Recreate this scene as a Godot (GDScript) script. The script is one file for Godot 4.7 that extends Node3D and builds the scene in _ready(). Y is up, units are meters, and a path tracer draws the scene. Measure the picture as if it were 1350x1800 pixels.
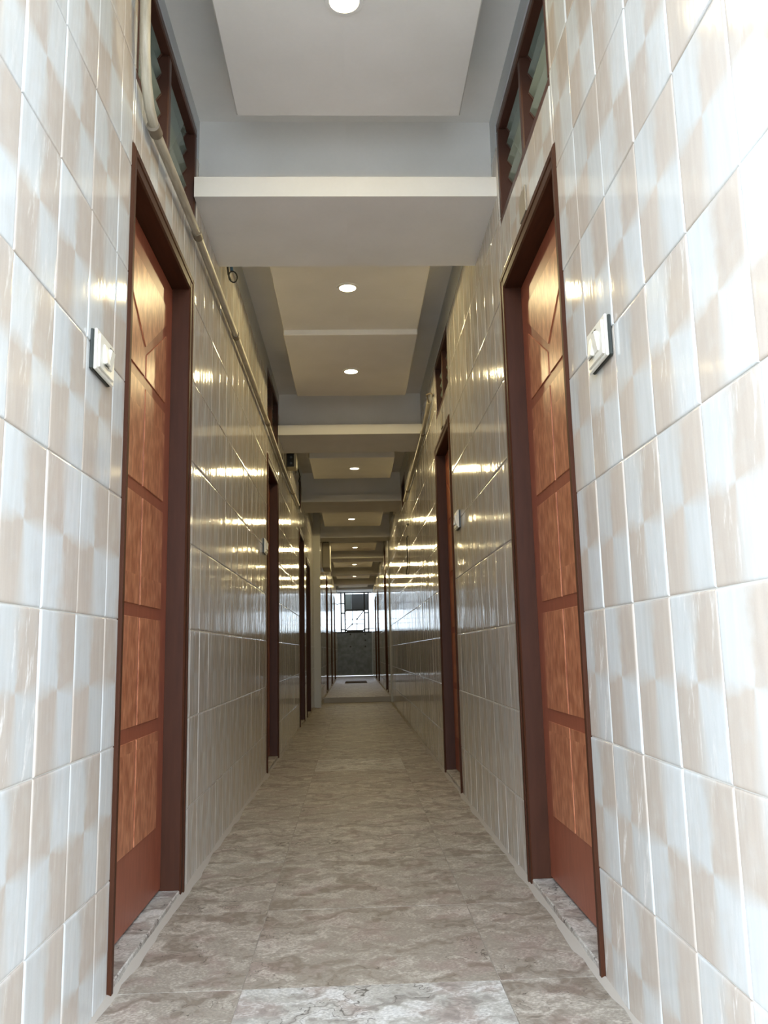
extends Node3D

# A narrow tiled guest-house corridor: glossy checker wall tiles, brown doors with louvred
# fanlights, dropped ceiling panels with round downlights, an iron gate at the far end.

const XL := -0.570
const XR := 0.5706
const XL_FAR := -0.470
const Z_OPEN := -0.65
const Z_JOG := -12.25
const Z_STEP := -13.3
const Z_END := -25.1
const Y_FAR := 0.08
const Y_SLAB := 2.83
const Y_TILE := 2.655

var M := {}
var rng := RandomNumberGenerator.new()
var tile_cache := {}
var box_cache := {}
var used := {}

func _ready() -> void:
	rng.seed = 20417
	# ---------------------------------------------------------------- camera
	var cam := Camera3D.new()
	cam.name = "camera"
	add_child(cam)
	cam.fov = 62.90675
	cam.near = 0.02
	cam.far = 300.0
	cam.transform = Transform3D(Basis(Vector3.UP, -0.0393686) * Basis(Vector3.RIGHT, 0.1654569) * Basis(Vector3.BACK, -0.0221754), Vector3(0, 0.76283, 0))
	cam.current = true
	# ---------------------------------------------------------------- sky and exposure
	var env := Environment.new()
	env.background_mode = Environment.BG_SKY
	var sky := Sky.new()
	var sm := ProceduralSkyMaterial.new()
	sm.sky_top_color = Color(0.80, 0.87, 0.96)
	sm.sky_horizon_color = Color(0.93, 0.96, 0.99)
	sm.sky_curve = 0.2
	sm.ground_bottom_color = Color(0.42, 0.41, 0.39)
	sm.ground_horizon_color = Color(0.60, 0.60, 0.58)
	sm.sky_energy_multiplier = 2.5
	sm.ground_energy_multiplier = 0.9
	sky.sky_material = sm
	env.sky = sky
	env.tonemap_mode = Environment.TONE_MAPPER_LINEAR
	env.tonemap_exposure = 1.45
	env.sdfgi_enabled = true
	env.ssao_enabled = true
	env.ssil_enabled = true
	var we := WorldEnvironment.new()
	we.name = "world_environment"
	we.environment = env
	add_child(we)

	make_materials()
	build_floor()
	build_walls()
	build_shell()
	build_ceiling()
	build_doors()
	build_fanlights()
	build_gate()
	build_lights()
	build_switches()
	build_services()

# ------------------------------------------------------------------ node helpers
func numbered(called: String) -> String:
	if not used.has(called):
		used[called] = 0
		return called
	used[called] += 1
	return "%s_%03d" % [called, used[called]]

func thing(called: String, label: String, category: String, at := Vector3.ZERO, group := "", kind := "") -> Node3D:
	var o := Node3D.new()
	o.name = numbered(called)
	add_child(o)
	o.position = at
	o.set_meta("label", label)
	if category != "":
		o.set_meta("category", category)
	if group != "":
		o.set_meta("group", group)
	if kind != "":
		o.set_meta("kind", kind)
	return o

func put(parent: Node3D, called: String, mesh: Mesh, mat: Material, at := Vector3.ZERO, basis := Basis()) -> MeshInstance3D:
	var o := MeshInstance3D.new()
	o.name = called
	o.mesh = mesh
	o.material_override = mat
	o.transform = Transform3D(basis, at)
	o.cast_shadow = GeometryInstance3D.SHADOW_CASTING_SETTING_ON
	parent.add_child(o, true)
	return o

# box from a to b in the parent's axes
func slab(parent: Node3D, called: String, a: Vector3, b: Vector3, mat: Material, bevel := 0.0) -> MeshInstance3D:
	var lo := a.min(b)
	var hi := a.max(b)
	return put(parent, called, box_mesh(hi - lo, bevel), mat, (lo + hi) * 0.5)

# ------------------------------------------------------------------ mesh helpers
func tri(st: SurfaceTool, p: Array, n: Array, uv: Array) -> void:
	var face: Vector3 = (p[1] - p[0]).cross(p[2] - p[0])
	var order := [0, 1, 2]
	if face.dot(n[0] + n[1] + n[2]) > 0.0:
		order = [0, 2, 1]
	for i in order:
		st.set_normal(n[i])
		st.set_uv(uv[i])
		st.add_vertex(p[i])

func flat_uv(p: Vector3, n: Vector3) -> Vector2:
	var a := n.abs()
	if a.x >= a.y and a.x >= a.z:
		return Vector2(p.z, p.y)
	if a.y >= a.z:
		return Vector2(p.x, p.z)
	return Vector2(p.x, p.y)

func poly(st: SurfaceTool, pts: Array, n: Vector3) -> void:
	for i in range(1, pts.size() - 1):
		var q := [pts[0], pts[i], pts[i + 1]]
		tri(st, q, [n, n, n], [flat_uv(q[0], n), flat_uv(q[1], n), flat_uv(q[2], n)])

func begin() -> SurfaceTool:
	var st := SurfaceTool.new()
	st.begin(Mesh.PRIMITIVE_TRIANGLES)
	return st

func add_box(st: SurfaceTool, size: Vector3, bevel: float, at := Vector3.ZERO) -> void:
	var h := size * 0.5
	var b := minf(bevel, minf(h.x, minf(h.y, h.z)) * 0.6)
	for ax in 3:
		for s in [-1.0, 1.0]:
			var n := Vector3.ZERO
			n[ax] = s
			var u := (ax + 1) % 3
			var v := (ax + 2) % 3
			var pts := []
			for q in [[-1, -1], [1, -1], [1, 1], [-1, 1]]:
				var p := Vector3.ZERO
				p[ax] = s * h[ax]
				p[u] = q[0] * (h[u] - b)
				p[v] = q[1] * (h[v] - b)
				pts.append(p + at)
			poly(st, pts, n)
	if b <= 0.0:
		return
	for ax in 3:
		var u := (ax + 1) % 3
		var v := (ax + 2) % 3
		for su in [-1.0, 1.0]:
			for sv in [-1.0, 1.0]:
				var n := Vector3.ZERO
				n[u] = su
				n[v] = sv
				n = n.normalized()
				var pts := []
				for q in [[-1, 0], [1, 0], [1, 1], [-1, 1]]:
					var p := Vector3.ZERO
					p[ax] = q[0] * (h[ax] - b)
					p[u] = su * (h[u] - (b if q[1] == 0 else 0.0))
					p[v] = sv * (h[v] - (0.0 if q[1] == 0 else b))
					pts.append(p + at)
				poly(st, pts, n)
	for sx in [-1.0, 1.0]:
		for sy in [-1.0, 1.0]:
			for sz in [-1.0, 1.0]:
				var c := Vector3(sx, sy, sz)
				poly(st, [c * Vector3(h.x, h.y - b, h.z - b) + at, c * Vector3(h.x - b, h.y, h.z - b) + at, c * Vector3(h.x - b, h.y - b, h.z) + at], c.normalized())

func box_mesh(size: Vector3, bevel := 0.0) -> ArrayMesh:
	var key := "%.4f %.4f %.4f %.4f" % [size.x, size.y, size.z, bevel]
	if not box_cache.has(key):
		var st := begin()
		add_box(st, size, bevel)
		box_cache[key] = st.commit()
	return box_cache[key]

# convex outline in the (z, y) plane of a wall, raised by t towards +x (or -x) with a chamfer
func prism_zy(pts: Array, x0: float, x1: float, cham: float) -> ArrayMesh:
	var st := begin()
	var s := signf(x1 - x0)
	var c := Vector2.ZERO
	for p in pts:
		c += p
	c /= pts.size()
	var inner := []
	for p in pts:
		inner.append(p - (p - c).normalized() * cham * 1.4)
	var xm := x1 - s * cham
	var top := []
	for p in inner:
		top.append(Vector3(x1, p.y, p.x))
	poly(st, top, Vector3(s, 0, 0))
	for i in pts.size():
		var j := (i + 1) % pts.size()
		var e: Vector2 = pts[j] - pts[i]
		var nn := Vector2(e.y, -e.x).normalized()
		if nn.dot((pts[i] + pts[j]) * 0.5 - c) < 0.0:
			nn = -nn
		var side := Vector3(0, nn.y, nn.x)
		poly(st, [Vector3(x0, pts[i].y, pts[i].x), Vector3(x0, pts[j].y, pts[j].x), Vector3(xm, pts[j].y, pts[j].x), Vector3(xm, pts[i].y, pts[i].x)], side)
		poly(st, [Vector3(xm, pts[i].y, pts[i].x), Vector3(xm, pts[j].y, pts[j].x), Vector3(x1, inner[j].y, inner[j].x), Vector3(x1, inner[i].y, inner[i].x)], (side + Vector3(s, 0, 0)).normalized())
	return st.commit()

func tube(points: Array, r: float, seg := 10, caps := true) -> ArrayMesh:
	var st := begin()
	var rings := []
	var dirs := []
	var ref := Vector3.UP
	for i in points.size():
		var d: Vector3
		if i == 0:
			d = points[1] - points[0]
		elif i == points.size() - 1:
			d = points[i] - points[i - 1]
		else:
			d = (points[i] - points[i - 1]).normalized() + (points[i + 1] - points[i]).normalized()
		d = d.normalized()
		if absf(d.dot(ref)) > 0.95:
			ref = Vector3.RIGHT if absf(d.x) < 0.9 else Vector3.UP
		var a := d.cross(ref).normalized()
		var b := d.cross(a).normalized()
		ref = -b if b.dot(ref) < 0 else b
		a = d.cross(ref).normalized()
		var ring := []
		for k in seg:
			var t := TAU * k / seg
			ring.append((a * cos(t) + ref * sin(t)))
		rings.append(ring)
		dirs.append(d)
	var run := 0.0
	for i in points.size() - 1:
		var nxt: float = run + (points[i + 1] - points[i]).length()
		for k in seg:
			var l := (k + 1) % seg
			var n0: Vector3 = rings[i][k]
			var n1: Vector3 = rings[i][l]
			var n2: Vector3 = rings[i + 1][l]
			var n3: Vector3 = rings[i + 1][k]
			var p0: Vector3 = points[i] + n0 * r
			var p1: Vector3 = points[i] + n1 * r
			var p2: Vector3 = points[i + 1] + n2 * r
			var p3: Vector3 = points[i + 1] + n3 * r
			var u0 := float(k) / seg
			var u1 := float(k + 1) / seg
			tri(st, [p0, p1, p2], [n0, n1, n2], [Vector2(u0, run), Vector2(u1, run), Vector2(u1, nxt)])
			tri(st, [p0, p2, p3], [n0, n2, n3], [Vector2(u0, run), Vector2(u1, nxt), Vector2(u0, nxt)])
		run = nxt
	if caps:
		for e in [0, points.size() - 1]:
			var n: Vector3 = -dirs[0] if e == 0 else dirs[e]
			var pts := []
			for k in seg:
				pts.append(points[e] + rings[e][k] * r)
			poly(st, pts, n)
	return st.commit()

# profile of (radius, height) turned about y
func lathe(profile: Array, seg := 24) -> ArrayMesh:
	var st := begin()
	for i in profile.size() - 1:
		var a: Vector2 = profile[i]
		var b: Vector2 = profile[i + 1]
		var e := b - a
		var nn := Vector2(e.y, -e.x).normalized()
		for k in seg:
			var t0 := TAU * k / seg
			var t1 := TAU * (k + 1) / seg
			var c0 := Vector3(cos(t0), 0, sin(t0))
			var c1 := Vector3(cos(t1), 0, sin(t1))
			var n0 := c0 * nn.x + Vector3.UP * nn.y
			var n1 := c1 * nn.x + Vector3.UP * nn.y
			var q0 := c0 * a.x + Vector3.UP * a.y
			var q1 := c1 * a.x + Vector3.UP * a.y
			var q2 := c1 * b.x + Vector3.UP * b.y
			var q3 := c0 * b.x + Vector3.UP * b.y
			var uv := Vector2(t0, a.y)
			if a.x > 0.0:
				tri(st, [q0, q1, q2], [n0, n1, n1], [uv, uv, uv])
			if b.x > 0.0:
				tri(st, [q0, q2, q3], [n0, n1, n0], [uv, uv, uv])
	return st.commit()

# one glazed wall tile in the xy plane facing +z, rounded at the rim; uv0..uv1 is the piece of the whole tile it shows
func tile_mesh(w: float, h: float, uv0: Vector2, uv1: Vector2) -> ArrayMesh:
	var key := "%.3f %.3f %.3f %.3f %.3f" % [w, h, uv0.x, uv0.y, uv1.x]
	if tile_cache.has(key):
		return tile_cache[key]
	var st := begin()
	var rings := [[0.0, -0.0095, 1.0], [0.0, -0.0021, 0.74], [0.0011, -0.0007, 0.40], [0.0040, -0.0001, 0.085], [0.0085, 0.0, 0.0]]
	var lim := minf(w, h) * 0.45
	var pos := []
	var nor := []
	for q in rings:
		var ins := minf(q[0], lim)
		var pr := []
		var nr := []
		for c in [[-1, -1], [1, -1], [1, 1], [-1, 1]]:
			pr.append(Vector3(c[0] * (w * 0.5 - ins), c[1] * (h * 0.5 - ins), q[1]))
			nr.append([c[0], c[1], q[2]])
		pos.append(pr)
		nor.append(nr)
	var uvof := func(p: Vector3) -> Vector2:
		return Vector2(lerpf(uv0.x, uv1.x, p.x / w + 0.5), lerpf(uv1.y, uv0.y, p.y / h + 0.5))
	for i in rings.size() - 1:
		for k in 4:
			var l := (k + 1) % 4
			var side := [Vector3(0, -1, 0), Vector3(1, 0, 0), Vector3(0, 1, 0), Vector3(-1, 0, 0)][k] as Vector3
			var ta: float = rings[i][2]
			var tb: float = rings[i + 1][2]
			var na := (side * ta + Vector3(0, 0, sqrt(maxf(0.0, 1.0 - ta * ta)))).normalized()
			var nb := (side * tb + Vector3(0, 0, sqrt(maxf(0.0, 1.0 - tb * tb)))).normalized()
			var a: Vector3 = pos[i][k]
			var b: Vector3 = pos[i][l]
			var c: Vector3 = pos[i + 1][l]
			var d: Vector3 = pos[i + 1][k]
			tri(st, [a, b, c], [na, na, nb], [uvof.call(a), uvof.call(b), uvof.call(c)])
			tri(st, [a, c, d], [na, nb, nb], [uvof.call(a), uvof.call(c), uvof.call(d)])
	var f: Array = pos[rings.size() - 1]
	var z := Vector3(0, 0, 1)
	tri(st, [f[0], f[1], f[2]], [z, z, z], [uvof.call(f[0]), uvof.call(f[1]), uvof.call(f[2])])
	tri(st, [f[0], f[2], f[3]], [z, z, z], [uvof.call(f[0]), uvof.call(f[2]), uvof.call(f[3])])
	tile_cache[key] = st.commit()
	return tile_cache[key]

# ------------------------------------------------------------------ materials
func mat(albedo: Color, rough: float, metal := 0.0) -> StandardMaterial3D:
	var m := StandardMaterial3D.new()
	m.albedo_color = albedo
	m.roughness = rough
	m.metallic = metal
	return m

func c8(r: float, g: float, b: float) -> Color:
	return Color(r / 255.0, g / 255.0, b / 255.0)

func noise(seed_: int, freq: float, oct := 4, type := FastNoiseLite.TYPE_SIMPLEX_SMOOTH) -> FastNoiseLite:
	var n := FastNoiseLite.new()
	n.seed = seed_
	n.noise_type = type
	n.frequency = freq
	n.fractal_octaves = oct
	return n

func tile_texture(v: int, haze: float) -> ImageTexture:
	var W := 160
	var H := 240
	var im := Image.create(W, H, false, Image.FORMAT_RGB8)
	var light := c8(200, 201, 197).lerp(c8(194, 194, 189), 0.5 * (v % 3))
	var beige := c8(189, 177, 163).lerp(c8(185, 173, 159), 0.5 * ((v + 1) % 3))
	var wob := noise(40 + v, 0.02, 3)
	var str_ := noise(70 + v, 1.0, 4)
	var fine := noise(90 + v, 0.35, 2)
	var film := noise(140 + v, 1.0, 4)
	var ridge := noise(120 + v, 1.0, 4)
	for y in H:
		for x in W:
			var fx := (x + 0.5) / W
			var fy := (y + 0.5) / H
			var dx := fx - 0.5
			var dy := fy - 0.5
			var w := wob.get_noise_2d(x, y)
			# the checker's edges are crisp by the middle of the tile and wash out towards its rim
			var sx := clampf((dx + w * 0.03) / (0.012 + absf(dy) * 0.34), -1.0, 1.0)
			var sy := clampf((dy + w * 0.02) / (0.010 + absf(dx) * 0.14), -1.0, 1.0)
			var k := 0.5 - 0.5 * sx * sy * (1.0 if v % 2 == 0 else 0.92)
			k = 1.0 - k if v == 3 else k
			k = clampf(k + w * 0.22, 0.0, 1.0)
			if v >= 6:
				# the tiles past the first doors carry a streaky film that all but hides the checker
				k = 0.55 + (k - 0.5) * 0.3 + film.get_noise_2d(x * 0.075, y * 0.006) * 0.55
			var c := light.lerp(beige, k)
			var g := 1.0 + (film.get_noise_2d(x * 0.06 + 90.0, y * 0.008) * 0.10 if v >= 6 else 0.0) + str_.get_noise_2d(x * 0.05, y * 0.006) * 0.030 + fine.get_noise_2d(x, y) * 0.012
			c = Color(c.r * g, c.g * g, c.b * g)
			if haze > 0.0:
				# dried cement haze left by the sponge: slanting whitish wipes with ragged edges
				var a := x * 0.026 + y * 0.009
				var b := y * 0.0045 - x * 0.003
				var hz := ridge.get_noise_2d(a, b) + 0.45 * fine.get_noise_2d(x * 0.35, y * 0.05) - 0.26
				hz = clampf(hz * 2.2, 0.0, 1.0) * haze * (0.75 + 0.6 * fine.get_noise_2d(y * 0.3, x * 0.8))
				c = c.lerp(c8(228, 224, 216), clampf(hz, 0.0, 0.9))
			im.set_pixel(x, y, c)
	return ImageTexture.create_from_image(im)

# glaze waviness: slopes mostly along the tile's width, drawn out along its height
func glaze_normal(v: int) -> ImageTexture:
	var S := 128
	var im := Image.create(S, S, false, Image.FORMAT_RGB8)
	var n := noise(300 + v, 1.0, 3)
	var m := noise(320 + v, 1.0, 2)
	for y in S:
		for x in S:
			var sx := n.get_noise_2d(x * 0.10, y * 0.006) * 0.060 + m.get_noise_2d(x * 0.02, y * 0.008) * 0.020
			var sy := m.get_noise_2d(x * 0.016 + 50.0, y * 0.02) * 0.008
			var d := Vector3(sx, sy, 1.0).normalized()
			im.set_pixel(x, y, Color(d.x * 0.5 + 0.5, d.y * 0.5 + 0.5, d.z * 0.5 + 0.5))
	return ImageTexture.create_from_image(im)

func marble_texture(v: int, base: Color, pale: Color, dark: Color, pale_amount: float) -> ImageTexture:
	var S := 512
	var im := Image.create(S, S, false, Image.FORMAT_RGB8)
	var warp := noise(500 + v, 0.0055, 4)
	warp.fractal_gain = 0.6
	var cloud := noise(520 + v, 1.0, 6)
	cloud.fractal_gain = 0.58
	var vein := noise(540 + v, 1.0, 3)
	vein.fractal_gain = 0.35
	var tint := noise(560 + v, 0.006, 3)
	var fine := noise(580 + v, 0.10, 4)
	fine.fractal_gain = 0.65
	for y in S:
		for x in S:
			var w := warp.get_noise_2d(x, y) * 150.0
			var w2 := warp.get_noise_2d(y + 900.0, x) * 110.0
			var a := (x + w) * 0.0058
			var b := (y + w2 + x * 0.18) * 0.0098
			var cl := cloud.get_noise_2d(a, b)
			var rough := fine.get_noise_2d(x, y * 1.4)
			var c := base.lerp(c8(150, 130, 120), clampf(tint.get_noise_2d(x, y) * 1.1, 0.0, 0.5))
			c = c.lerp(pale, clampf((cl + pale_amount + rough * 0.26) * 2.0, 0.0, 1.0) * 0.76)
			c = c.lerp(dark, clampf((-cl - 0.14 + rough * 0.3) * 1.7, 0.0, 0.42))
			# short broken veins, in clusters
			var ve := absf(vein.get_noise_2d(a * 1.1 + 7.0, b * 1.5))
			var on := clampf(cloud.get_noise_2d(a * 0.55 + 31.0, b * 0.55) * 4.5 - 0.25 + rough * 1.8, 0.0, 1.0)
			c = c.lerp(dark.darkened(0.35), clampf((0.050 - ve) / 0.050, 0.0, 1.0) * on * 0.85)
			var f := 1.0 + rough * 0.17
			im.set_pixel(x, y, Color(c.r * f, c.g * f, c.b * f))
	return ImageTexture.create_from_image(im)

func wood_texture(v: int, lo: Color, hi: Color, mottle: float) -> ImageTexture:
	var im := Image.create(256, 512, false, Image.FORMAT_RGB8)
	var g := noise(700 + v, 1.0, 4)
	var b := noise(720 + v, 1.0, 3)
	for y in 512:
		for x in 256:
			var k := 0.5 + 0.55 * g.get_noise_2d(x * 0.075, y * 0.013) + mottle * b.get_noise_2d(x * 0.03, y * 0.012)
			im.set_pixel(x, y, lo.lerp(hi, clampf(k, 0.0, 1.0)))
	return ImageTexture.create_from_image(im)

func plaster_texture(v: int, a: Color, b: Color) -> ImageTexture:
	var im := Image.create(256, 256, false, Image.FORMAT_RGB8)
	var n := noise(800 + v, 0.018, 4)
	var f := noise(820 + v, 0.3, 2)
	for y in 256:
		for x in 256:
			var k := 0.5 + 0.6 * n.get_noise_2d(x, y) + 0.15 * f.get_noise_2d(x, y)
			im.set_pixel(x, y, a.lerp(b, clampf(k, 0.0, 1.0)))
	return ImageTexture.create_from_image(im)

func make_materials() -> void:
	var normals := [glaze_normal(0), glaze_normal(1), glaze_normal(2)]
	var haze := [0.0, 0.25, 0.0, 0.2, 0.6, 1.0, 0.0, 0.35, 0.7]
	M.tiles = []
	for v in 9:
		var m := mat(Color.WHITE, 0.09)
		m.albedo_texture = tile_texture(v, haze[v])
		m.texture_repeat = false
		m.normal_enabled = true
		m.normal_texture = normals[v % 3]
		m.normal_scale = 0.45 if v < 6 else 1.0
		if v == 4 or v == 5:
			m.roughness = 0.16
		M.tiles.append(m)
	M.grout = mat(c8(206, 203, 194), 0.9)
	M.mortar = mat(c8(172, 163, 150), 0.95)
	M.joint = mat(c8(146, 137, 124), 0.95)
	M.paint = mat(Color.WHITE, 0.7)
	M.paint.albedo_texture = plaster_texture(0, c8(231, 228, 221), c8(238, 235, 229))
	M.paint.uv1_triplanar = true
	M.paint.uv1_world_triplanar = true
	M.paint.uv1_scale = Vector3(0.7, 0.7, 0.7)
	M.wall_paint = mat(Color.WHITE, 0.75)
	M.wall_paint.albedo_texture = plaster_texture(1, c8(200, 204, 205), c8(208, 212, 213))
	M.wall_paint.uv1_triplanar = true
	M.wall_paint.uv1_world_triplanar = true
	M.concrete = mat(c8(150, 147, 140), 0.95)
	M.render_white = mat(c8(212, 214, 211), 0.8)
	M.pillar = mat(c8(190, 188, 178), 0.5)
	M.room = mat(c8(120, 112, 102), 0.9)
	M.marble = []
	var base := c8(150, 140, 126)
	for v in 4:
		var m := mat(Color.WHITE, 0.55)
		m.albedo_texture = marble_texture(v, base, c8(192, 183, 168), c8(94, 80, 66), [0.0, -0.06, 0.04, -0.02][v])
		m.uv1_scale = Vector3(1.6667, 1.6667, 1.0)
		m.uv1_offset = Vector3(0.5, 0.5, 0)
		M.marble.append(m)
	M.marble_pale = mat(Color.WHITE, 0.55)
	M.marble_pale.albedo_texture = marble_texture(5, c8(172, 167, 156), c8(208, 205, 198), c8(96, 88, 82), 0.04)
	M.marble_pale.uv1_scale = Vector3(1.6667, 1.6667, 1.0)
	M.marble_pale.uv1_offset = Vector3(0.5, 0.5, 0)
	M.leaf = mat(Color.WHITE, 0.38)
	M.leaf.albedo_texture = wood_texture(0, c8(132, 70, 49), c8(153, 87, 63), 0.25)
	M.leaf.uv1_scale = Vector3(2.0, 1.0, 1.0)
	M.panel = mat(Color.WHITE, 0.34)
	M.panel.albedo_texture = wood_texture(1, c8(146, 84, 55), c8(198, 134, 97), 0.65)
	M.panel.uv1_scale = Vector3(3.0, 2.0, 1.0)
	M.frame = mat(Color.WHITE, 0.5)
	M.frame.metallic_specular = 0.32
	M.frame.albedo_texture = wood_texture(2, c8(60, 32, 18), c8(72, 40, 24), 0.2)
	M.frame.uv1_scale = Vector3(2.0, 0.7, 1.0)
	M.vent_frame = mat(c8(78, 48, 36), 0.4)
	M.glass = mat(Color(0.52, 0.58, 0.54, 0.62), 0.12)
	M.glass.transparency = BaseMaterial3D.TRANSPARENCY_ALPHA
	M.pipe = mat(Color.WHITE, 0.45)
	M.pipe.albedo_texture = plaster_texture(3, c8(150, 140, 120), c8(192, 184, 164))
	M.pipe.uv1_scale = Vector3(1.0, 1.5, 1.0)
	M.coupling = mat(c8(120, 108, 90), 0.5)
	M.black = mat(c8(26, 26, 24), 0.5)
	M.dark_rim = mat(c8(40, 44, 38), 0.4)
	M.switch_white = mat(c8(214, 209, 194), 0.3)
	M.steel = mat(c8(96, 102, 104), 0.45, 0.3)
	M.sheet = mat(Color.WHITE, 0.5, 0.2)
	M.sheet.albedo_texture = plaster_texture(4, c8(104, 110, 114), c8(138, 144, 148))
	M.iron = mat(c8(38, 40, 40), 0.5, 0.4)
	M.bright_edge = mat(c8(190, 194, 194), 0.4, 0.2)
	M.rivet = mat(c8(60, 60, 62), 0.5)
	M.mat_fibre = mat(c8(72, 56, 36), 0.95)
	M.box_cream = mat(c8(196, 186, 158), 0.5)
	M.wire_blue = mat(c8(64, 96, 128), 0.5)
	M.plate = mat(c8(150, 140, 122), 0.5)
	M.lamp_ring = mat(c8(232, 230, 224), 0.4)
	M.lamp = mat(c8(255, 250, 240), 0.4)
	M.lamp.emission_enabled = true
	M.lamp.emission = c8(255, 236, 196)
	M.lamp.emission_energy_multiplier = 11.0
	M.board_grey = mat(c8(70, 74, 68), 0.6)

# ------------------------------------------------------------------ floor
func build_floor() -> void:
	var f := thing("floor", "dusty grey brown marbled tile floor running down the corridor", "floor", Vector3.ZERO, "", "structure")
	slab(f, "screed", Vector3(-1.7, -0.25, Z_OPEN), Vector3(1.7, -0.0105, Z_STEP), M.concrete)
	slab(f, "joint_bed", Vector3(-0.9, -0.012, Z_OPEN), Vector3(0.9, -0.0012, Z_STEP), M.joint)
	slab(f, "raised_screed", Vector3(-1.7, -0.25, Z_STEP), Vector3(1.7, Y_FAR - 0.0105, Z_END - 0.3), M.concrete)
	slab(f, "raised_joint_bed", Vector3(-0.9, 0.0, Z_STEP - 0.004), Vector3(0.9, Y_FAR - 0.0012, Z_END - 0.3), M.joint)
	var step := slab(f, "step_face", Vector3(-0.565, -0.001, Z_STEP + 0.012), Vector3(0.565, Y_FAR - 0.002, Z_STEP), M.mortar, 0.002)
	step.set_meta("label", "pale nosing of the low step across the corridor")
	var xs := [-0.568, -0.270, 0.330, 0.568]
	var z := Z_OPEN - 0.05
	z = -2.1 + 0.6 * 4.0
	var row := 0
	while z > Z_END + 0.02:
		var z1 := z - 0.6
		var lift := 0.0
		var pieces := [[minf(z, Z_OPEN), minf(z1, Z_OPEN), 0.0]]
		if z > Z_STEP and z1 < Z_STEP:
			pieces = [[z, Z_STEP + 0.014, 0.0], [Z_STEP, z1, Y_FAR]]
		elif z <= Z_STEP:
			pieces = [[z, maxf(z1, Z_END), Y_FAR]]
		for pc in pieces:
			lift = pc[2]
			for k in 3:
				if pc[0] - pc[1] < 0.03:
					continue
				var left: float = xs[k]
				if lift > 0.0 and k == 0:
					left = XL_FAR + 0.002
				var m: Material = M.marble[rng.randi() % 4]
				if k == 1 and absf(z + 1.5) < 0.05:
					m = M.marble_pale
				if k == 1 and absf(z + 5.7) < 0.05:
					m = M.marble_pale
				var tone := rng.randf_range(-0.0006, 0.0006)
				var turn := Basis(Vector3.UP, PI * float(rng.randi() % 2))
				var size := Vector3(xs[k + 1] - left - 0.0016, 0.01, pc[0] - pc[1] - 0.0016)
				put(f, "floor_tile", box_mesh(size, 0.0006), m, Vector3((left + xs[k + 1]) * 0.5, lift - 0.005 + tone * 0.5, (pc[0] + pc[1]) * 0.5), turn)
		z = z1
		row += 1
	var g := thing("ground", "pale concrete yard outside the corridor ends", "ground", Vector3.ZERO, "", "structure")
	slab(g, "yard", Vector3(-14, -0.4, 14), Vector3(14, -0.03, Z_OPEN), M.concrete)
	var opp := thing("opposite_building", "white rendered wall seen bright through the gate grille", "building", Vector3(0, 0.02, Z_END - 7.5))
	slab(opp, "rendered_wall", Vector3(-4.5, 0.0, -0.2), Vector3(4.5, 3.6, 0.0), M.render_white, 0.01)
	slab(opp, "coping", Vector3(-4.55, 3.6, -0.24), Vector3(4.55, 3.68, 0.04), M.render_white, 0.01)
	slab(g, "back_yard", Vector3(-14, -0.4, Z_END - 0.3), Vector3(14, 0.02, Z_END - 16.0), M.concrete)

# ------------------------------------------------------------------ walls
# openings are [z near, z far, y low, y high]
var open_left := [[-2.07, -2.93, -1.0, 2.13], [-5.60, -6.46, -1.0, 2.13], [-9.00, -9.86, -1.0, 2.13], [-10.35, -11.2, -1.0, 1.95],
	[-2.09, -2.98, 2.33, 2.77], [-5.62, -6.50, 2.34, 2.76], [-9.0, -9.44, 2.34, 2.74],
	[-14.75, -15.55, -1.0, 2.15], [-17.9, -18.7, -1.0, 2.15], [-20.9, -21.7, -1.0, 2.15]]
var open_right := [[-2.07, -2.93, -1.0, 2.13], [-4.65, -5.50, -1.0, 2.11], [-2.09, -2.90, 2.32, 2.74], [-4.64, -5.40, 2.27, 2.66], [-8.75, -9.40, 2.33, 2.66],
	[-14.3, -15.1, -1.0, 2.15], [-14.3, -15.1, 2.22, 2.6], [-18.9, -19.7, -1.0, 2.15], [-21.1, -21.9, -1.0, 2.15]]

func free_spans(z_mid: float, opens: Array, y0: float, y1: float) -> Array:
	var spans := [[y0, y1]]
	for o in opens:
		if z_mid < o[0] and z_mid > o[1]:
			var next := []
			for s in spans:
				if o[2] >= s[1] or o[3] <= s[0]:
					next.append(s)
					continue
				if o[2] > s[0]:
					next.append([s[0], o[2]])
				if o[3] < s[1]:
					next.append([o[3], s[1]])
			spans = next
	return spans

func cuts(za: float, zb: float, opens: Array) -> Array:
	var zs := [za, zb]
	for o in opens:
		for e in [o[0], o[1]]:
			if e < za - 0.001 and e > zb + 0.001 and not zs.has(e):
				zs.append(e)
	zs.sort()
	zs.reverse()
	return zs

func wall_body(w: Node3D, s: float, face: float, za: float, zb: float, opens: Array, base: float) -> void:
	var zs := cuts(za, zb, opens)
	for i in zs.size() - 1:
		for part in [[base, Y_TILE, M.grout, 0.0035, "tile_backing"], [Y_TILE, Y_SLAB, M.wall_paint, 0.001, "plaster"]]:
			for sp in free_spans((zs[i] + zs[i + 1]) * 0.5, opens, part[0], part[1]):
				if sp[1] - sp[0] > 0.002:
					slab(w, part[4], Vector3(s * (face + part[3]), sp[0], zs[i]), Vector3(s * (face + 0.14), sp[1], zs[i + 1]), part[2])

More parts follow.
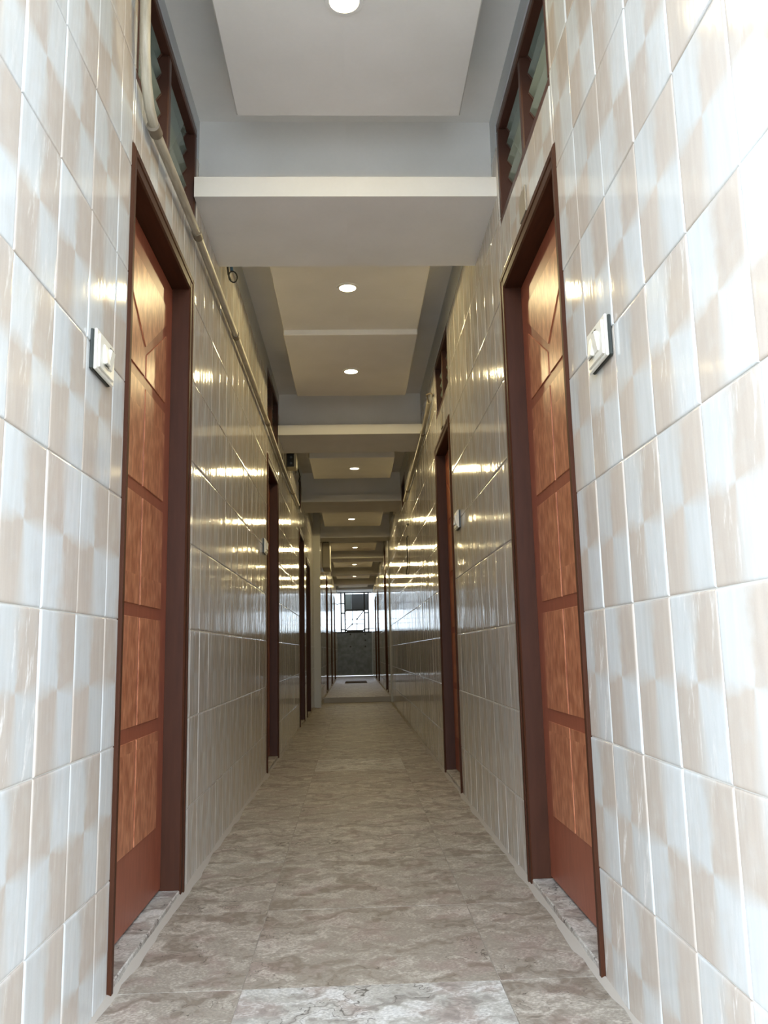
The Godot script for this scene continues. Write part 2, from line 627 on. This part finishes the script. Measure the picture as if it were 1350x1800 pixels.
func wall_tiles(w: Node3D, s: float, face: float, za: float, zb: float, opens: Array, base: float, y0: float, z0: float, single_to: float, rest: SurfaceTool) -> void:
	# rows of 0.30 m from y0, columns of 0.20 m from z0
	var turn := Basis(Vector3.UP, PI * 0.5 if s < 0.0 else -PI * 0.5)
	var c0 := int(floor((z0 - za) / 0.2)) - 1
	var c1 := int(ceil((z0 - zb) / 0.2)) + 1
	for c in range(c0, c1):
		var t0 := minf(z0 - c * 0.2, za)
		var t1 := maxf(z0 - (c + 1) * 0.2, zb)
		if t0 - t1 < 0.006:
			continue
		var zs := cuts(t0, t1, opens)
		for k in range(-4, 8):
			var r0 := y0 + k * 0.3
			var r1 := minf(r0 + 0.3, Y_TILE)
			if r1 <= base + 0.01 or r0 >= Y_TILE - 0.02:
				continue
			var tall := r0
			r0 = maxf(r0, base + 0.001)
			var variant := [0, 0, 1, 1, 2, 2, 3, 4][rng.randi() % 8] as int
			if k <= 0 and rng.randf() < 0.16:
				variant = 5
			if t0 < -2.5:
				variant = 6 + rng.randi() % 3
			var lean := Basis(Vector3.UP, rng.randf_range(-0.010, 0.010)) * Basis(Vector3.RIGHT, rng.randf_range(-0.0025, 0.0025))
			var proud := rng.randf_range(-0.0005, 0.0004)
			for i in zs.size() - 1:
				for sp in free_spans((zs[i] + zs[i + 1]) * 0.5, opens, r0, r1):
					var hgt: float = sp[1] - sp[0] - 0.0026
					var wid: float = zs[i] - zs[i + 1] - 0.0026
					if hgt < 0.008 or wid < 0.008:
						continue
					# u runs left to right as the viewer faces the wall
					var ua: float = ((z0 - c * 0.2) - zs[i]) / 0.2
					var ub: float = ((z0 - c * 0.2) - zs[i + 1]) / 0.2
					if s < 0.0:
						pass
					else:
						var t := 1.0 - ub
						ub = 1.0 - ua
						ua = t
					var va: float = 1.0 - (sp[1] - tall) / 0.3
					var vb: float = 1.0 - (sp[0] - tall) / 0.3
					var mesh := tile_mesh(wid, hgt, Vector2(ua, va), Vector2(ub, vb))
					var at := Vector3(s * (face - proud), (sp[0] + sp[1]) * 0.5, (zs[i] + zs[i + 1]) * 0.5)
					if zs[i] < -0.75 and zs[i] > single_to:
						put(w, "tile", mesh, M.tiles[variant], at, turn * lean)
					else:
						rest.append_from(mesh, 0, Transform3D(turn * lean, at))

func build_walls() -> void:
	var l := thing("wall_left", "left corridor wall of glossy beige and white checker tiles", "wall", Vector3.ZERO, "", "structure")
	wall_body(l, -1.0, -XL, Z_OPEN, Z_JOG, open_left, -0.01)
	wall_body(l, -1.0, -XL_FAR, Z_JOG, Z_END - 0.1, open_left, -0.01)
	var rest := begin()
	wall_tiles(l, -1.0, -XL, Z_OPEN, Z_JOG, open_left, 0.0, 0.855, -1.961, -7.9, rest)
	wall_tiles(l, -1.0, -XL_FAR, Z_JOG - 0.01, Z_END, open_left, Y_FAR, 0.855, -1.961, -7.9, rest)
	put(l, "distant_tiles", rest.commit(), M.tiles[7]).set_meta("kind", "stuff")
	var jog := slab(l, "pillar_face", Vector3(XL - 0.01, -0.01, Z_JOG + 0.012), Vector3(XL_FAR, Y_SLAB, Z_JOG - 0.004), M.pillar, 0.003)
	jog.set_meta("label", "pale plastered pillar face where the corridor narrows")
	var r := thing("wall_right", "right corridor wall of glossy beige and white checker tiles", "wall", Vector3.ZERO, "", "structure")
	wall_body(r, 1.0, XR, Z_OPEN, Z_END - 0.1, open_right, -0.01)
	var rest2 := begin()
	wall_tiles(r, 1.0, XR, Z_OPEN, Z_STEP, open_right, 0.0, 0.850, -1.899, -7.9, rest2)
	wall_tiles(r, 1.0, XR, Z_STEP, Z_END, open_right, Y_FAR, 0.850, -1.899, -7.9, rest2)
	put(r, "distant_tiles", rest2.commit(), M.tiles[7]).set_meta("kind", "stuff")
	slab(r, "corner_strip", Vector3(XR - 0.016, 0.0, -12.95), Vector3(XR + 0.01, 2.47, -13.03), M.pillar, 0.003)
	# smeared mortar fillets along the feet of both walls
	var n := 0
	for s in [-1.0, 1.0]:
		var b := thing("baseboard_left" if s < 0.0 else "baseboard_right", "ragged pale mortar fillet along the foot of the %s wall" % ("left" if s < 0.0 else "right"), "trim", Vector3.ZERO, "", "structure")
		put(b, "mortar_fillet", fillet(s, 0.0, Z_OPEN, Z_STEP, 0.57, 900 + n), M.mortar)
		put(b, "mortar_fillet", fillet(s, Y_FAR, Z_STEP, Z_END, 0.57 if s > 0.0 else 0.47, 910 + n), M.mortar)
		n += 1

func fillet(s: float, y: float, za: float, zb: float, face: float, seed_: int) -> ArrayMesh:
	var nz := noise(seed_, 1.0, 3)
	var st := begin()
	var z := za
	var steps := int((za - zb) / 0.06)
	var prev := []
	for i in steps + 1:
		z = za + (zb - za) * i / steps
		var k := 0.5 + nz.get_noise_1d(z * 3.0)
		var wd := 0.007 + 0.016 * k
		var hg := 0.006 + 0.009 * k
		var ring := [Vector3(s * (face + 0.001), y + hg, z), Vector3(s * (face - wd * 0.4), y + hg * 0.45, z), Vector3(s * (face - wd), y + 0.0003, z)]
		if prev:
			for j in 2:
				var a: Vector3 = prev[j]
				var b: Vector3 = prev[j + 1]
				var c: Vector3 = ring[j + 1]
				var d: Vector3 = ring[j]
				poly(st, [a, b, c, d], Vector3(-s, 0.8, 0).normalized())
		prev = ring
	return st.commit()

# ------------------------------------------------------------------ outer shell, so that the rooms behind are dark
func build_shell() -> void:
	var sh := thing("wall_outer", "plain outer walls of the rooms on both sides", "wall", Vector3.ZERO, "", "structure")
	for s in [-1.0, 1.0]:
		slab(sh, "side_wall", Vector3(s * 1.6, -0.01, Z_OPEN), Vector3(s * 1.75, Y_SLAB, Z_END - 0.3), M.room)
		slab(sh, "front_wall", Vector3(s * 0.71, -0.01, Z_OPEN), Vector3(s * 1.6, Y_SLAB, Z_OPEN - 0.15), M.room)
	slab(sh, "rear_wall", Vector3(-1.6, -0.01, Z_END - 0.1), Vector3(-0.47, Y_SLAB, Z_END - 0.3), M.room)
	slab(sh, "rear_wall", Vector3(0.585, -0.01, Z_END - 0.1), Vector3(1.6, Y_SLAB, Z_END - 0.3), M.room)

# ------------------------------------------------------------------ ceiling
func build_ceiling() -> void:
	var c := thing("ceiling", "white painted ceiling with cross beams and dropped centre panels", "ceiling", Vector3.ZERO, "", "structure")
	slab(c, "ceiling_slab", Vector3(-1.75, Y_SLAB, Z_OPEN), Vector3(1.75, Y_SLAB + 0.16, Z_END - 0.3), M.paint)
	# beams: [z front, z back, y under]
	var beams := [[-2.92, -3.50, 2.46], [-6.45, -7.06, 2.47], [-9.45, -10.2, 2.47], [-12.5, -12.95, 2.47], [-15.3, -15.95, 2.47], [-18.5, -18.85, 2.47], [-21.2, -21.6, 2.47], [-24.0, Z_END - 0.1, 2.54]]
	for b in beams:
		var lx := -0.571
		if b[0] < Z_JOG:
			lx = XL_FAR - 0.001
		var bm := slab(c, "beam", Vector3(lx, b[2], b[0] - 0.09), Vector3(0.572, Y_SLAB, b[1]), M.paint)
		slab(bm, "beam_lip", Vector3(lx, b[2], b[0]) - bm.position, Vector3(0.572, b[2] + 0.08, b[0] - 0.09) - bm.position, M.paint)
	# dropped panels: [z near, z far, y under]
	var panels := [[-1.25, -2.715, 2.65], [-3.78, -4.72, 2.65], [-4.722, -5.92, 2.62], [-7.61, -8.54, 2.55], [-10.55, -11.89, 2.55], [-13.75, -14.82, 2.55], [-16.4, -17.75, 2.55], [-19.3, -20.52, 2.55], [-22.0, -23.3, 2.55]]
	for p in panels:
		slab(c, "dropped_panel", Vector3(-0.385, p[2], p[0]), Vector3(0.41, Y_SLAB, p[1]), M.paint, 0.004)

# ------------------------------------------------------------------ doors
func door(n: int, s: float, face: float, o: Array, base: float, label: String) -> void:
	var d := thing("door_%d" % n, label, "door", Vector3.ZERO, "", "structure")
	var z0: float = o[0]
	var z1: float = o[1]
	var top: float = o[3]
	var fw := 0.065
	var fn := 0.034
	var out := s * (face - 0.004)
	var inn := s * (face + 0.125)
	slab(d, "jamb", Vector3(out, base, z0 - 0.001), Vector3(inn, top - 0.001, z0 - fn), M.frame, 0.005)
	slab(d, "jamb", Vector3(out, base, z1 + fw), Vector3(inn, top - 0.001, z1 + 0.001), M.frame, 0.005)
	slab(d, "lintel", Vector3(out, top - fw, z0 - fn), Vector3(inn, top - 0.001, z1 + fw), M.frame, 0.005)
	# bead moulding on the face of the frame
	for zz in [z0 - 0.006, z1 + 0.032]:
		slab(d, "bead", Vector3(out - s * 0.003, base + 0.002, zz), Vector3(out + s * 0.004, top - 0.012, zz - 0.02), M.frame, 0.004)
	slab(d, "bead", Vector3(out - s * 0.003, top - 0.032, z0 - 0.028), Vector3(out + s * 0.004, top - 0.012, z1 + 0.034), M.frame, 0.004)
	slab(d, "threshold", Vector3(s * (face - 0.001), base, z0 - fn), Vector3(s * (face + 0.13), base + 0.024, z1 + fw), M.marble_pale, 0.003)
	# leaf
	var a := z0 - fn - 0.003
	var b := z1 + fw + 0.003
	var lx := s * (face + 0.060)
	var leaf := slab(d, "leaf", Vector3(lx, base + 0.030, a), Vector3(s * (face + 0.098), top - fw - 0.003, b), M.leaf, 0.002)
	var mid := (a + b) * 0.5 - 0.012
	var rise := s * (face + 0.0565)
	var k := (top - fw) / 2.065
	var rows := [[0.235, 0.530], [0.570, 0.878], [0.915, 1.235], [1.272, 1.576]]
	var half := absf(a - b) * 0.5 - 0.115
	var at: Vector3 = leaf.position
	for r in rows:
		for side in [-1.0, 1.0]:
			var e0: float = mid + side * 0.009
			var e1: float = mid + side * (0.009 + half)
			var pts := [Vector2(e0, r[0] * k), Vector2(e1, r[0] * k), Vector2(e1, r[1] * k), Vector2(e0, r[1] * k)]
			put(leaf, "panel", prism_zy(pts, lx + s * 0.002, rise, 0.0010), M.panel, -at)
	for side in [-1.0, 1.0]:
		var pts := [Vector2(mid + side * 0.009, 1.612 * k), Vector2(mid + side * (0.009 + half), 1.612 * k), Vector2(mid + side * (0.009 + half), 1.85 * k), Vector2(mid + side * 0.009, 1.685 * k)]
		put(leaf, "panel", prism_zy(pts, lx + s * 0.002, rise, 0.0010), M.panel, -at)
	var head := [Vector2(mid, 1.71 * k), Vector2(mid + half, 1.885 * k), Vector2(mid + half, 1.955 * k), Vector2(mid - half, 1.955 * k), Vector2(mid - half, 1.885 * k)]
	put(leaf, "panel", prism_zy(head, lx + s * 0.002, rise, 0.0010), M.panel, -at)

func build_doors() -> void:
	door(1, -1.0, -XL, open_left[0], 0.0, "nearest reddish brown panelled door on the left with dark frame")
	door(2, -1.0, -XL, open_left[1], 0.0, "second brown door along the left wall, below a louvred fanlight")
	door(3, -1.0, -XL, open_left[2], 0.0, "third brown door along the left wall, at the pipe's end")
	door(4, -1.0, -XL, open_left[3], 0.0, "low brown door on the left just before the pale pillar")
	door(5, -1.0, -XL_FAR, open_left[7], Y_FAR, "first door on the left beyond the step, below cream box")
	door(6, -1.0, -XL_FAR, open_left[8], Y_FAR, "second door on the left beyond the step")
	door(7, -1.0, -XL_FAR, open_left[9], Y_FAR, "last door on the left before the iron gate")
	door(8, 1.0, XR, open_right[0], 0.0, "nearest reddish brown panelled door on the right with dark frame")
	door(9, 1.0, XR, open_right[1], 0.0, "second brown door along the right wall, below louvred fanlight")
	door(10, 1.0, XR, open_right[5], Y_FAR, "first door on the right beyond the step")
	door(11, 1.0, XR, open_right[7], Y_FAR, "second door on the right beyond the step")
	door(12, 1.0, XR, open_right[8], Y_FAR, "last door on the right before the iron gate")

# ------------------------------------------------------------------ louvred fanlights
func fanlight(n: int, s: float, face: float, o: Array, bays: int, label: String) -> void:
	var w := thing("window_%d" % n, label, "window", Vector3.ZERO, "", "structure")
	var z0: float = o[0] - 0.001
	var z1: float = o[1] + 0.001
	var y0: float = o[2] + 0.001
	var y1: float = o[3] - 0.001
	var t := 0.034
	var xa := s * (face + 0.004)
	var xb := s * (face + 0.125)
	var fr := slab(w, "sill", Vector3(xa, y0, z0), Vector3(xb, y0 + t, z1), M.vent_frame, 0.004)
	slab(w, "head", Vector3(xa, y1 - t, z0), Vector3(xb, y1, z1), M.vent_frame, 0.004)
	slab(w, "stile", Vector3(xa, y0 + t, z0), Vector3(xb, y1 - t, z0 - t), M.vent_frame, 0.004)
	slab(w, "stile", Vector3(xa, y0 + t, z1 + t), Vector3(xb, y1 - t, z1), M.vent_frame, 0.004)
	var step := (z0 - z1 - 2 * t) / bays
	for b in range(1, bays):
		var zc := z0 - t - step * b
		slab(w, "mullion", Vector3(xa + s * 0.006, y0 + t, zc + 0.018), Vector3(xb, y1 - t, zc - 0.018), M.vent_frame, 0.004)
	var count := 5
	var gap := (y1 - y0 - 2 * t) / count
	for b in bays:
		var za := z0 - t - step * b - (0.018 if b > 0 else 0.0)
		var zb := z0 - t - step * (b + 1) + (0.018 if b < bays - 1 else 0.0)
		for k in count:
			var yc := y0 + t + gap * (k + 0.5)
			var g := put(w, "louvre_pane", box_mesh(Vector3(0.005, 0.105, za - zb - 0.012), 0.001), M.glass, Vector3(s * (face + 0.066), yc, (za + zb) * 0.5), Basis(Vector3.BACK, s * 0.62))
			for e in [za - 0.004, zb + 0.004]:
				put(g, "louvre_clip", box_mesh(Vector3(0.012, 0.100, 0.006), 0.001), M.vent_frame, Vector3(0, 0, e - (za + zb) * 0.5))

func build_fanlights() -> void:
	fanlight(1, -1.0, -XL, open_left[4], 2, "louvred fanlight above the nearest left door, behind the pipe")
	fanlight(2, -1.0, -XL, open_left[5], 2, "louvred fanlight above the second left door")
	fanlight(3, -1.0, -XL, open_left[6], 1, "small dark fanlight above the third left door")
	fanlight(4, 1.0, XR, open_right[2], 2, "louvred fanlight with greenish panes above the nearest right door")
	fanlight(5, 1.0, XR, open_right[3], 2, "louvred fanlight above the second right door")
	fanlight(6, 1.0, XR, open_right[4], 1, "small dark fanlight high on the right wall past the second door")
	fanlight(7, 1.0, XR, open_right[6], 1, "dark fanlight above the right door beyond the step")

# ------------------------------------------------------------------ iron gate
func build_gate() -> void:
	var g := thing("metal_gate", "grey sheet metal gate with open iron grille above, corridor's far end", "gate", Vector3(0, Y_FAR, Z_END))
	var xa := -0.468
	var xb := 0.568
	var yb := 1.265    # top of the sheet above the floor
	var yt := 2.455
	var sheet := slab(g, "sheet_panel", Vector3(xa - 0.0045, 0.03, -0.012), Vector3(xb + 0.0055, yb, 0.0), M.sheet, 0.002)
	slab(g, "bottom_edge", Vector3(xa + 0.004, 0.012, -0.02), Vector3(xb - 0.004, 0.045, 0.012), M.bright_edge, 0.003)
	slab(g, "side_edge", Vector3(xb - 0.024, 0.045, -0.016), Vector3(xb - 0.004, yb, 0.010), M.bright_edge, 0.003)
	for r in [[-0.09, yb - 0.05], [0.35, yb - 0.05], [0.35, yb - 0.23], [-0.09, yb - 0.41], [0.35, yb - 0.41]]:
		put(sheet, "rivet", lathe([Vector2(0.026, 0.0), Vector2(0.024, 0.012), Vector2(0.0, 0.016)], 10), M.rivet, Vector3(r[0], r[1], 0.0) - sheet.position, Basis(Vector3.RIGHT, PI * 0.5))
	var bar := func(called: String, x0: float, y0: float, x1: float, y1: float, w: float) -> void:
		var a := Vector3(x0, y0, 0.0)
		var b := Vector3(x1, y1, 0.0)
		var d := b - a
		put(g, called, box_mesh(Vector3(d.length(), w, w), 0.002), M.iron, (a + b) * 0.5, Basis(Vector3.BACK, atan2(d.y, d.x)))
	for x in [-0.357, -0.243, 0.338, 0.458]:
		bar.call("upright_bar", x, yb, x, yt, 0.042)
	bar.call("rail", xa, yb + 0.012, xb, yb + 0.012, 0.034)
	bar.call("rail", xa, yt - 0.01, xb, yt - 0.01, 0.030)
	# square ring with cut corners
	var r0 := -0.243
	var r1 := 0.338
	var q0 := yb + 0.05
	var q1 := yb + 0.66
	bar.call("ring_bar", r0 + 0.04, q0, r1 - 0.04, q0, 0.050)
	bar.call("ring_bar", r0 + 0.04, q1, r1 - 0.04, q1, 0.050)
	for k in [[r0, q0 + 0.04, r0 + 0.04, q0], [r1, q0 + 0.04, r1 - 0.04, q0], [r0, q1 - 0.04, r0 + 0.04, q1], [r1, q1 - 0.04, r1 - 0.04, q1]]:
		bar.call("ring_corner", k[0], k[1], k[2], k[3], 0.046)
	var i0 := -0.020
	var i1 := 0.108
	var j0 := yb + 0.255
	var j1 := yb + 0.385
	for x in [i0, i1]:
		bar.call("thin_bar", x, q0, x, q1, 0.018)
	for y in [j0, j1]:
		bar.call("thin_bar", r0, y, r1, y, 0.018)
	bar.call("diagonal_bar", r0 + 0.02, q0 + 0.02, i0, j0, 0.028)
	bar.call("diagonal_bar", r1 - 0.02, q1 - 0.02, i1, j1, 0.028)
	bar.call("diagonal_bar", r0 + 0.02, q1 - 0.02, i0, j1, 0.013)
	bar.call("diagonal_bar", r1 - 0.02, q0 + 0.02, i1, j0, 0.013)
	for x in [i0, i1]:
		for y in [j0, j1]:
			put(g, "knob", lathe([Vector2(0.0, -0.02), Vector2(0.017, -0.012), Vector2(0.022, 0.0), Vector2(0.017, 0.012), Vector2(0.0, 0.02)], 12), M.iron, Vector3(x, y, 0.0))
	for y in [yb + 0.09, yb + 0.575, yb + 0.86]:
		bar.call("link_bar", -0.357, y, -0.243, y, 0.036)
	for y in [yb + 0.10, yb + 0.575]:
		bar.call("link_bar", 0.338, y, 0.458, y, 0.036)
	bar.call("bolt_bar", 0.458, yb + 0.115, 0.60, yb + 0.115, 0.018)
	bar.call("latch_bar", xa, yb + 0.84, -0.357, yb + 0.87, 0.024)
	# dark box beyond the grille
	var s := thing("hanging_sign_box", "dark boxy board hanging outside behind the gate grille", "sign", Vector3(0.10, 2.04, Z_END - 0.75))
	slab(s, "front_board", Vector3(-0.15, 0.0, 0.0), Vector3(0.36, 0.50, -0.18), M.black, 0.01)
	slab(s, "side_board", Vector3(-0.345, -0.01, -0.01), Vector3(-0.151, 0.50, -0.17), M.board_grey, 0.01)
	for x in [-0.1, 0.25]:
		put(s, "hanger", tube([Vector3(x, 0.49, -0.09), Vector3(x, 0.84, -0.09), Vector3(x, 0.84, 0.46)], 0.008, 8), M.iron)
	var m := thing("doormat", "dark brown doormat lying on the raised floor before the gate", "doormat", Vector3(0.045, Y_FAR, -19.7))
	slab(m, "mat_pile", Vector3(-0.245, 0.0, -0.55), Vector3(0.245, 0.018, 0.45), M.mat_fibre, 0.006)
	slab(m, "mat_border", Vector3(-0.255, 0.0, -0.56), Vector3(0.255, 0.008, 0.46), M.black, 0.003)

# ------------------------------------------------------------------ downlights
func build_lights() -> void:
	var spots := [[0.002, 2.65, -2.175, "round downlight in the nearest ceiling panel at the picture's top"], [-0.002, 2.65, -4.134, "round warm downlight just past the first beam"], [0.012, 2.62, -5.37, "round warm downlight in the lower half of the stepped panel"],
		[0.036, 2.55, -8.053, "round warm downlight between the second and third beams"], [0.0, 2.55, -11.214, "round warm downlight between the third and fourth beams"], [0.051, 2.55, -14.334, "downlight in the first panel past the step"],
		[0.044, 2.55, -17.166, "downlight in the second panel past the step"], [0.046, 2.55, -19.905, "downlight in the third panel past the step"], [0.033, 2.55, -22.45, "farthest downlight, in the panel before the gate"]]
	for q in spots:
		var t := thing("ceiling_light", q[3], "downlight", Vector3(q[0], q[1], q[2]), "recessed downlights along the corridor")
		put(t, "trim_ring", lathe([Vector2(0.043, -0.001), Vector2(0.044, -0.006), Vector2(0.056, -0.005), Vector2(0.058, 0.0)], 28), M.lamp_ring)
		put(t, "diffuser", lathe([Vector2(0.0, -0.0085), Vector2(0.030, -0.007), Vector2(0.043, -0.003)], 28), M.lamp)
		var l := SpotLight3D.new()
		l.name = "lamp_light"
		l.light_color = c8(255, 233, 174)
		l.light_energy = 0.36 if q[2] < -3.0 else 0.20
		l.light_size = 0.035
		l.spot_angle = 89.0
		l.spot_angle_attenuation = 0.05
		l.spot_range = 40.0
		l.spot_attenuation = 2.0
		l.shadow_enabled = true
		l.rotation.x = -PI * 0.5
		l.position.y = -0.014
		t.add_child(l)

# ------------------------------------------------------------------ switches
func light_switch(s: float, face: float, z: float, y: float, label: String) -> void:
	var t := thing("light_switch", label, "switch", Vector3(s * face, y, z), "light switches beside the doors")
	t.rotation.y = PI * 0.5 if s < 0.0 else -PI * 0.5
	slab(t, "back_box", Vector3(-0.0675, -0.047, -0.002), Vector3(0.0675, 0.047, 0.008), M.dark_rim, 0.004)
	var st := begin()
	# cushion-shaped cover: wide at the back, stepped in towards the front
	add_box(st, Vector3(0.136, 0.095, 0.007), 0.003, Vector3(0, 0, 0.0115))
	add_box(st, Vector3(0.112, 0.078, 0.006), 0.005, Vector3(0, 0, 0.0160))
	put(t, "cover_plate", st.commit(), M.switch_white)
	for k in [-1, 1]:
		var r := put(t, "rocker", box_mesh(Vector3(0.029, 0.046, 0.010), 0.002), M.switch_white, Vector3(k * 0.0165, 0, 0.0200), Basis(Vector3.RIGHT, 0.16 * k))
		for e in [-1.0, 1.0]:
			put(r, "rocker_gap", box_mesh(Vector3(0.027, 0.0024, 0.0012), 0.0), M.dark_rim, Vector3(0, e * 0.0258, 0.0), Basis(Vector3.RIGHT, -0.16 * k))

func build_switches() -> void:
	light_switch(-1.0, -XL, -1.848, 1.437, "white light switch beside the nearest left door")
	light_switch(1.0, XR, -1.776, 1.432, "white light switch beside the nearest right door")
	light_switch(-1.0, -XL, -5.40, 1.45, "switch edge-on at the second left door")
	light_switch(1.0, XR, -4.38, 1.443, "white light switch before the second right door")

# ------------------------------------------------------------------ pipes, wires, boxes
func build_services() -> void:
	var px := XL + 0.023
	var t := thing("conduit_pipe", "long cream conduit pipe bending down and running along left wall", "pipe")
	var path := [Vector3(px + 0.008, 2.828, -2.03), Vector3(px + 0.008, 2.45, -2.045), Vector3(px + 0.007, 2.38, -2.055), Vector3(px + 0.005, 2.315, -2.085), Vector3(px + 0.002, 2.272, -2.135), Vector3(px, 2.255, -2.21),
		Vector3(px, 2.268, -2.50), Vector3(px, 2.283, -2.873), Vector3(px, 2.291, -3.885), Vector3(px, 2.282, -5.42), Vector3(px, 2.270, -5.75), Vector3(px, 2.248, -6.8), Vector3(px, 2.262, -7.8), Vector3(px, 2.280, -8.55)]
	put(t, "pipe_run", tube(path, 0.0145, 14), M.pipe)
	for i in [5, 7, 8, 9, 12]:
		var d: Vector3 = (path[i + 1] - path[i]).normalized()
		put(t, "coupling", tube([path[i] - d * 0.022, path[i] + d * 0.022], 0.0185, 14), M.coupling)
	var t2 := thing("conduit_pipe", "shorter cream conduit pipe slanting along the right wall", "pipe")
	var qx := XR - 0.022
	var path2 := [Vector3(qx, 2.470, -5.60), Vector3(qx, 2.435, -5.75), Vector3(qx, 2.39, -6.15), Vector3(qx, 2.345, -7.1), Vector3(qx, 2.315, -8.02), Vector3(qx, 2.295, -8.5)]
	put(t2, "pipe_run", tube(path2, 0.0145, 12), M.pipe)
	for i in [2, 4]:
		var d: Vector3 = (path2[i + 1] - path2[i]).normalized()
		put(t2, "coupling", tube([path2[i] - d * 0.025, path2[i] + d * 0.025], 0.0185, 12), M.coupling)
	put(t2, "frayed_tail", tube([Vector3(qx, 2.465, -5.60), Vector3(qx - 0.02, 2.50, -5.53), Vector3(qx + 0.002, 2.485, -5.45), Vector3(qx + 0.010, 2.45, -5.40)], 0.006, 8), M.coupling)
	# loose wires hanging behind the first beam
	var w := thing("loose_wires", "loose blue and black wires dangling behind first beam on left", "wires")
	var wz := -3.66
	put(w, "blue_wire", tube([Vector3(XL + 0.004, 2.60, wz), Vector3(XL + 0.022, 2.585, wz), Vector3(XL + 0.030, 2.55, wz - 0.01), Vector3(XL + 0.034, 2.515, wz)], 0.008, 8), M.wire_blue)
	var loop := []
	for k in 15:
		var a := TAU * k / 14.0
		loop.append(Vector3(XL + 0.040 + 0.018 * sin(a), 2.488 + 0.027 * cos(a), wz - 0.01 * sin(a)))
	put(w, "black_loop", tube(loop, 0.0035, 6), M.black)
	put(w, "black_wire", tube([Vector3(XL + 0.004, 2.59, wz + 0.02), Vector3(XL + 0.014, 2.55, wz + 0.01), Vector3(XL + 0.018, 2.50, wz), Vector3(XL + 0.030, 2.47, wz)], 0.004, 6), M.black)
	# junction box
	var j := thing("junction_box", "small dark fronted junction box high on the left wall", "box", Vector3(XL, 2.40, -7.30))
	slab(j, "case", Vector3(0.0, 0.0, 0.0), Vector3(0.085, 0.128, -0.16), M.box_cream, 0.004)
	slab(j, "dark_face", Vector3(0.004, 0.004, 0.004), Vector3(0.066, 0.124, -0.002), M.black, 0.003)
	for k in 2:
		put(j, "terminal", lathe([Vector2(0.011, 0.0), Vector2(0.011, 0.006), Vector2(0.0, 0.007)], 10), M.steel, Vector3(0.040, 0.035 + 0.055 * k, 0.004), Basis(Vector3.RIGHT, PI * 0.5))
	# cable beyond it
	var cb := thing("hanging_cable", "thin black cable drooping from the third left fanlight", "cable")
	put(cb, "cable_run", tube([Vector3(XL + 0.006, 2.70, -8.72), Vector3(XL + 0.02, 2.66, -8.74), Vector3(XL + 0.03, 2.62, -8.76), Vector3(XL + 0.012, 2.58, -8.78), Vector3(XL + 0.026, 2.54, -8.80), Vector3(XL + 0.016, 2.42, -8.84), Vector3(XL + 0.012, 2.29, -8.88)], 0.006, 6), M.black)
	var rc := thing("hanging_cable", "thin dark cable hooked down the right wall's glossy tiles", "cable")
	put(rc, "cable_run", tube([Vector3(XR - 0.004, 1.925, -8.45), Vector3(XR - 0.012, 1.90, -8.45), Vector3(XR - 0.010, 1.75, -8.46), Vector3(XR - 0.010, 1.61, -8.48), Vector3(XR - 0.014, 1.575, -8.62), Vector3(XR - 0.008, 1.555, -8.72)], 0.006, 6), M.black)
	var nail := thing("wall_nail", "small dark nail in the right wall above the hooked cable", "nail", Vector3(XR, 2.02, -8.31))
	put(nail, "nail_head", tube([Vector3(0.002, 0, 0), Vector3(-0.014, 0.0, 0)], 0.011, 10), M.black)
	# door number plates over the right-hand frames
	var p1 := thing("number_plate", "small blank grey plate on the nearest right door lintel", "plate", Vector3(XR, 2.175, -2.48))
	slab(p1, "plate_body", Vector3(0.0, -0.045, 0.045), Vector3(-0.006, 0.045, -0.045), M.plate, 0.002)
	var p2 := thing("number_plate", "small blank grey plate above the second right door", "plate", Vector3(XR, 2.165, -5.0))
	slab(p2, "plate_body", Vector3(0.0, -0.045, 0.045), Vector3(-0.006, 0.045, -0.045), M.plate, 0.002)
	# cream meter box in the narrower part
	var mb := thing("meter_box", "cream meter box high on the left wall past the pillar", "box", Vector3(XL_FAR, 2.10, -13.25))
	slab(mb, "case", Vector3(0.0, 0.0, 0.0), Vector3(0.115, 0.43, -0.75), M.box_cream, 0.005)
	for k in 3:
		put(mb, "cable_hole", lathe([Vector2(0.012, 0.0), Vector2(0.012, 0.004), Vector2(0.0, 0.004)], 10), M.black, Vector3(0.025 + 0.03 * k, 0.405, 0.0), Basis(Vector3.RIGHT, PI * 0.5))
	slab(mb, "cover_lip", Vector3(0.006, 0.012, 0.0), Vector3(0.109, 0.380, 0.006), M.box_cream, 0.002)
